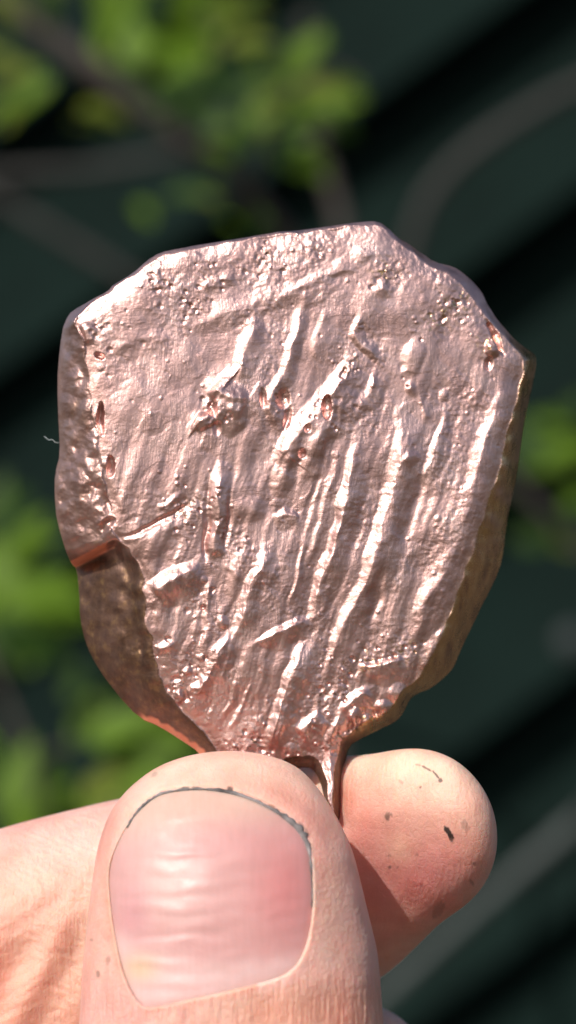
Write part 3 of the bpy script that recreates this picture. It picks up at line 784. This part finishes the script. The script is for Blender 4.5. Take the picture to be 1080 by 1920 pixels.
# dirt specks round the nail tip
def dirt(c, px, py, spots):
    for (x, y, rx, ry, a, f) in spots:
        u = (px - x) * math.cos(R(a)) + (py - y) * math.sin(R(a)); v = -(px - x) * math.sin(R(a)) + (py - y) * math.cos(R(a))
        e = (u / rx) ** 2 + (v / ry) ** 2 + .6 * noise(px / 6, py / 6, 130)
        c = mixc(c, (.045, .035, .03), f * sstep(1.3, .5, e))
    return c
tc = dirt(tc, tpx, RP, [(348, 1478, 9, 4, 0, .75), (366, 1477, 8, 3, 0, .6), (432, 1480, 6, 5, 30, .9), (290, 1452, 8, 4, -30, .3), (395, 1480, 6, 3, 0, .5), (510, 1512, 8, 3, 30, .5), (565, 1548, 8, 4, 50, .5), (184, 1826, 4, 7, 0, .5), (172, 1762, 4, 3, 0, .4), (522, 1827, 8, 4, -20, .7), (203, 1800, 5, 10, 10, .3), (575, 1560, 4, 12, -20, .5)])
tcr = .15 + .85 * sstep(1790, 1890, RP)
tcr = np.where(front, tcr, .2)

# --- the fingers behind: rings along a bent axis
def finger(axis, rkeys, bratio, nrow, ncol, tipdir, displ, colf):
    """axis: px, py, y from the tip backwards; rkeys: (distance px, radius px)"""
    axis = np.asarray(axis, float)
    seg = np.linalg.norm(np.diff(axis[:, :2], axis=0), axis=1); s = np.concatenate([[0], np.cumsum(seg)])
    fx = smooth_tab(s, axis[:, 0], sig=40); fy = smooth_tab(s, axis[:, 1], sig=40); fz = smooth_tab(s, axis[:, 2], sig=40)
    rk = np.asarray(rkeys, float); fr = smooth_tab(rk[:, 0], rk[:, 1], True, n=3000, sig=20)
    ss = np.concatenate([160 * np.linspace(0, 1, nrow // 3) ** 2, np.linspace(163, 900, nrow // 2), np.linspace(910, s[-1], nrow - nrow // 3 - nrow // 2)])
    cx, cy, cz, rr = fx(ss), fy(ss), fz(ss), fr(ss); rr[0] = .5
    tx = np.gradient(cx, ss); tyy = np.gradient(cy, ss); L = np.hypot(tx, tyy); tx /= L; tyy /= L
    A = np.linspace(0, 2 * np.pi, ncol, endpoint=False)
    c, s_ = np.cos(A)[None], np.sin(A)[None]
    px = cx[:, None] + (-tyy)[:, None] * rr[:, None] * c
    py = cy[:, None] + tx[:, None] * rr[:, None] * c
    br = bratio if np.isscalar(bratio) else np.interp(ss, bratio[0], bratio[1])[:, None]
    y = cz[:, None] - rr[:, None] * PX * br * s_
    S_ = np.broadcast_to(ss[:, None], px.shape)
    y = y + displ(px, py, S_, s_) * sstep(0, 30, S_)
    X, Y, Z = P(px, py, y)
    return np.stack([X, Y, Z], -1).reshape(-1, 3), grid_faces(len(ss), ncol), px, py, S_, np.broadcast_to(s_, px.shape)

def line_d(px, py, a, b):
    d, p, _, _ = seg_dist(px, py, [a, b]); return d
def idx_disp(px, py, s, sn):
    f = (sn > -.1)
    d = 0
    d = d + f * .55 * np.exp(-(line_d(px, py, (190, 1690), (40, 1990)) / 38) ** 2) * sstep(1640, 1800, py)
    d = d + f * .85 * np.exp(-(line_d(px, py, (75, 1720), (-60, 1990)) / 36) ** 2) * sstep(1690, 1830, py)
    d = d + f * .15 * np.exp(-(line_d(px, py, (110, 1690), (20, 1740)) / 14) ** 2)
    d = d - f * .3 * np.exp(-(line_d(px, py, (115, 1740), (0, 1960)) / 30) ** 2)
    # pressed dent in the pad beside the prong, fingerprint ridges
    d = d + f * .35 * np.exp(-(line_d(px, py, (648, 1420), (640, 1540)) / 22) ** 2)
    d = d - .12 * fbm(px / 120, py / 120, 110, 3)
    rr = np.hypot((px - 780) * 1.0, (py - 1640) * .8 + .18 * (px - 780)) + 6 * noise(px / 70, py / 70, 112)
    d = d - f * .010 * np.sin(rr / 1.75) * sstep(560, 640, px) * (.25 + .75 * sstep(1540, 1680, py))
    d = d - f * .09 * noise((px + py * .45) / 26, (py - px * .45) / 7, 113) * sstep(300, 150, px)
    return d
idx_axis = [(922, 1512, -3.8), (860, 1534, -2.4), (757, 1572, 1.6), (660, 1616, 8.4), (560, 1660, 9.6), (430, 1716, 9.2), (300, 1770, 9.6), (150, 1825, 9.6), (0, 1882, 9.0), (-250, 1985, 8), (-560, 2140, 8), (-800, 2400, 6), (-850, 2800, 2)]
idx_r = [(0, 0), (6, 48), (20, 84), (45, 118), (80, 145), (120, 160), (175, 171), (240, 196), (290, 214), (395, 236), (540, 262), (680, 286), (840, 304), (1000, 316), (1300, 325), (1700, 340), (2400, 420)]
iv, ifc, ipx, ipy, isS, isn = finger(idx_axis, idx_r, ([0, 180, 500, 3000], [.84, .82, .74, .78]), 520, 420, None, idx_disp, None)
ic = np.ones(ipx.shape + (3,)) * np.array([.70, .48, .375])
ic = mixc(ic, (.80, .66, .50), .8 * np.exp(-((ipx - 730) / 130) ** 2 - ((ipy - 1440) / 65) ** 2))
ic = mixc(ic, (.60, .24, .22), .9 * np.exp(-((ipx - 800) / 120) ** 2 - ((ipy - 1640) / 85) ** 2))
ic = mixc(ic, ROSE_SHADE, .6 * np.exp(-((ipx - 690) / 70) ** 2 - ((ipy - 1620) / 120) ** 2))  # rose painted in where the thumb's shadow falls on the fingertip
ic = mixc(ic, (.72, .50, .36), .5 * np.exp(-((ipx - 750) / 30) ** 2 - ((ipy - 1590) / 30) ** 2))
ic = mixc(ic, (.72, .50, .43), .8 * sstep(320, 200, ipx) * sstep(1680, 1560, ipy))
ic = mixc(ic, (.66, .40, .29), .7 * sstep(320, 200, ipx) * sstep(1640, 1800, ipy))
ic = mixc(ic, (.62, .22, .14), .8 * np.exp(-((ipx - 640) / 22) ** 2 - ((ipy - 1490) / 40) ** 2))  # orange-red painted in for the prong's shadow and its copper reflection
ic = dirt(ic, ipx, ipy, [(842, 1562, 5, 16, -35, 1.0), (846, 1572, 4, 9, -20, .8), (838, 1556, 5, 8, -40, .8), (872, 1548, 7, 14, -25, .3), (726, 1532, 4, 8, -15, .7), (731, 1527, 7, 3, 30, .5), (800, 1441, 12, 2.2, 30, .7), (818, 1453, 11, 2.2, 48, .8), (826, 1463, 4, 5, 40, .8), (784, 1434, 8, 2, 15, .4), (752, 1466, 6, 3, 40, .35), (788, 1476, 2.5, 2.5, 0, .6), (730, 1605, 3, 2.5, 0, .6), (731, 1626, 3, 2.5, 0, .6), (782, 1602, 3, 3, 0, .4), (889, 1620, 3, 4, 0, .5), (790, 1660, 4, 4, 0, .35), (822, 1706, 10, 18, 30, .3), (885, 1655, 8, 3, 60, .35), (746, 1626, 3, 2, 0, .4)])
icr = np.full(ipx.shape, .35)

mid_axis = [(800, 1985, 14), (740, 2000, 14), (660, 2020, 14), (500, 2070, 14), (200, 2170, 13), (-200, 2340, 11), (-600, 2650, 6)]
mid_r = [(0, 0), (6, 40), (20, 74), (45, 104), (80, 126), (120, 140), (175, 152), (400, 190), (800, 250), (1600, 330)]
mv, mf, mpx, mpy, ms, msn = finger(mid_axis, mid_r, .85, 150, 140, None, lambda px, py, s, sn: -.15 * fbm(px / 60, py / 60, 120, 3) - .08 * noise(px / 10, py / 14, 123), None)
mc = np.ones(mpx.shape + (3,)) * np.array([.62, .47, .40])

# palm below the frame that carries thumb and fingers
pal_axis = [(250, 2250, 12), (150, 2450, 10), (50, 2700, 4), (0, 3100, 0), (0, 3500, 0), (0, 3900, 4), (0, 4600, 8)]
pal_r = [(0, 0), (20, 250), (100, 480), (250, 650), (500, 800), (900, 900), (1400, 820), (1900, 640), (2300, 600)]
pv, pf, ppx, ppy, ps, psn = finger(pal_axis, pal_r, .42, 90, 90, None, lambda px, py, s, sn: -.4 * fbm(px / 200, py / 200, 126, 3), None)
pc = np.ones(ppx.shape + (3,)) * np.array([.66, .44, .34])

hv, hf, hc, hcr = [], [], [], []
off = 0
for v, f, c, cr in ((tv, grid_faces(len(rows), nA), tc, tcr), (iv, ifc, ic, icr), (mv, mf, mc, np.full(mpx.shape, .5)), (pv, pf, pc, np.full(ppx.shape, .3))):
    hv.append(v); hf.append(f + off); hc.append(np.clip(c.reshape(-1, 3) * np.array([1.04, .985, 1.03]), 0, .9)); hcr.append(cr.ravel()); off += len(v)
hand_me = np_mesh('hand', np.concatenate(hv), np.concatenate(hf), M_SKIN, attrs={'tint': np.concatenate(hc), 'crease': np.concatenate(hcr)})
bm = bmesh.new(); bm.from_mesh(hand_me); bmesh.ops.recalc_face_normals(bm, faces=bm.faces); bm.to_mesh(hand_me); bm.free()
hand = link('hand', hand_me, None, 'bare hand pinching the copper slab between thumb and index fingertip, dirt specks on skin', 'hand')

# --- thumb nail
ns = 2.6
nx2, ny2 = np.meshgrid(np.arange(190, 602, ns), np.arange(1472, 1906, ns))
nc0 = NAILS.mean(0)
grow = sstep(1560, 1660, NAILS[:, 1])[:, None] * 6.0
NAILX = NAILS + (NAILS - nc0) / np.linalg.norm(NAILS - nc0, axis=1, keepdims=True) * grow
ni = inside(nx2, ny2, NAILX); ndd, _, nqx, nqy = seg_dist(nx2, ny2, NAILX, True)
cell = ni[:-1, :-1] & ni[1:, :-1] & ni[:-1, 1:] & ni[1:, 1:]
use = np.zeros(ni.shape, bool)
use[:-1, :-1] |= cell; use[1:, :-1] |= cell; use[:-1, 1:] |= cell; use[1:, 1:] |= cell
cnt = np.zeros(ni.shape, int); cnt[:-1, :-1] += cell; cnt[1:, :-1] += cell; cnt[:-1, 1:] += cell; cnt[1:, 1:] += cell
bnd = use & (cnt < 4)
qx2 = np.where(bnd, nqx, nx2); qy2 = np.where(bnd, nqy, ny2)
yn = thumb_front(qx2, qy2)
dist2 = sstep(1640, 1520, qy2); prox2 = sstep(1780, 1850, qy2)
dE = np.where(bnd, 0, ndd)
yn = yn + .04 + .20 * np.exp(-dE / 9.0) * (1 - .8 * dist2)
# cross ridges of the plate
wv = qy2 + .12 * (qx2 - 390) + .0006 * (qx2 - 400) ** 2 + 7 * noise(qx2 / 60, qy2 / 60, 140)
amp = (.35 + .65 * np.exp(-((qx2 - 320) / 80) ** 2)) * sstep(0, 25, dE)
yn -= .034 * amp * np.sin(wv / 5.6 + .9 * noise(qx2 / 140, qy2 / 40, 141)) * (.6 + .6 * noise(qx2 / 120, qy2 / 30, 142))
yn -= .05 * fbm(qx2 / 110, qy2 / 50, 144, 2)
idx = -np.ones(ni.shape, int); idx[use] = np.arange(use.sum()); ci, cj = np.nonzero(cell)
nq = np.stack([idx[ci, cj], idx[ci + 1, cj], idx[ci + 1, cj + 1], idx[ci, cj + 1]], 1)
Xn, Yn, Zn = P(qx2[use], qy2[use], yn[use]); nv = np.stack([Xn, Yn, Zn], 1)
Xb, Yb, Zb = P(qx2[use], qy2[use], yn[use] + .45); nvb = np.stack([Xb, Yb, Zb], 1)
ed = set()
for q in nq:
    for k in range(4):
        a, b = int(q[k]), int(q[(k + 1) % 4])
        if (b, a) in ed: ed.discard((b, a))
        else: ed.add((a, b))
nb = len(nv)
side = np.array([(b, a, a + nb, b + nb) for (a, b) in ed])
nfaces = np.concatenate([nq, nq[:, ::-1] + nb, side])
ux, uy = qx2[use], qy2[use]; de = dE[use]
nc_ = np.ones((nb, 3)) * np.array([.60, .34, .325])
nc_ = mixc(nc_, (.64, .46, .37), .85 * sstep(1600, 1500, uy + .12 * (ux - 400)))
nc_ = mixc(nc_, (.66, .49, .45), .7 * np.exp(-((ux - 310) / 75) ** 2 - ((uy - 1640) / 90) ** 2))
nc_ = mixc(nc_, (.60, .23, .225), .8 * np.exp(-((ux - 535) / 62) ** 2 - ((uy - 1665) / 95) ** 2))
nc_ = mixc(nc_, (.60, .32, .31), .6 * np.exp(-((ux - 420) / 90) ** 2 - ((uy - 1580) / 40) ** 2))
nc_ = mixc(nc_, (.58, .30, .32), .6 * np.exp(-((ux - 250) / 30) ** 2 - ((uy - 1720) / 60) ** 2))
lun = sstep(1770, 1830, uy + .0011 * (ux - 440) ** 2 + 8 * noise(ux / 30, uy / 30, 146) - 5)
nc_ = mixc(nc_, (.70, .49, .47), .9 * lun)
nc_ = mixc(nc_, (.60, .45, .22), .55 * np.exp(-((ux - 262) / 34) ** 2 - ((uy - 1815) / 26) ** 2))
nc_ = mixc(nc_, (.48, .28, .2), .6 * np.exp(-de / 4.0) * sstep(1560, 1640, uy))
nc_ = np.clip(nc_ * np.array([.90, .86, .87]), 0, 1)
nail_me = np_mesh('nail', np.concatenate([nv, nvb]), nfaces, M_NAIL, attrs={'tint': np.concatenate([nc_, nc_])})
nail = link('nail', nail_me, hand, 'short ridged pink thumbnail with a dark dirty free edge')

# grime packed under the free edge
GP = [(238, 1552, 2), (250, 1531, 3.2), (262, 1517, 4.5), (280, 1501, 4.5), (301, 1488, 4), (338, 1481, 3.6), (376, 1479, 3.6), (410, 1482, 5), (441, 1488, 5.2), (475, 1500, 5), (505, 1515, 6), (530, 1530, 8), (550, 1546, 11), (564, 1561, 12), (575, 1580, 9), (581, 1600, 5), (584, 1630, 3.5), (586, 1670, 2.5), (585, 1700, 1.5)]
go = curve_pts(GP, 130); gv = []; gf = []; sgn = 8
for i, (px, py, r_) in enumerate(go):
    a = go[max(i - 1, 0)]; b = go[min(i + 1, len(go) - 1)]; tx, ty_ = b[0] - a[0], b[1] - a[1]; L = math.hypot(tx, ty_); tx /= L; ty_ /= L
    r_ = .72 * r_ * (1 + .7 * float(noise(np.array(i * .37), np.array(.2), 150)))
    y0 = float(thumb_front(np.array(px), np.array(py)))
    for k in range(sgn):
        an = 2 * math.pi * k / sgn
        q = P(px - ty_ * r_ * math.cos(an), py + tx * r_ * math.cos(an), y0 + .16 - .22 * math.sin(an))
        gv.append(tuple(float(z) for z in q))
for i in range(len(go) - 1):
    for k in range(sgn):
        a = i * sgn + k; b = i * sgn + (k + 1) % sgn
        gf.append((a, b, b + sgn, a + sgn))
gf.append(tuple(range(sgn - 1, -1, -1))); gf.append(tuple((len(go) - 1) * sgn + k for k in range(sgn)))
link('grime', np_mesh('grime', gv, gf, M_GRIME), nail, 'dark grey line of dirt along the nail tip')

# tiny curled fibre on the slab's left flank
fp = curve_pts([(83, 818, 4), (92, 826, 3.6), (98, 823, 3.4), (104, 831, 3.4), (114, 829, 3.6)], 20)
pp = [tuple(float(z) for z in P(a, b, c)) for a, b, c in fp]
v, f = tube(pp, [.000016] * len(pp), 5)
link('fibre', np_mesh('fibre', v, f, M_FIBRE), None, 'tiny curled pale fibre sticking out from the left edge of the slab', 'fibre')
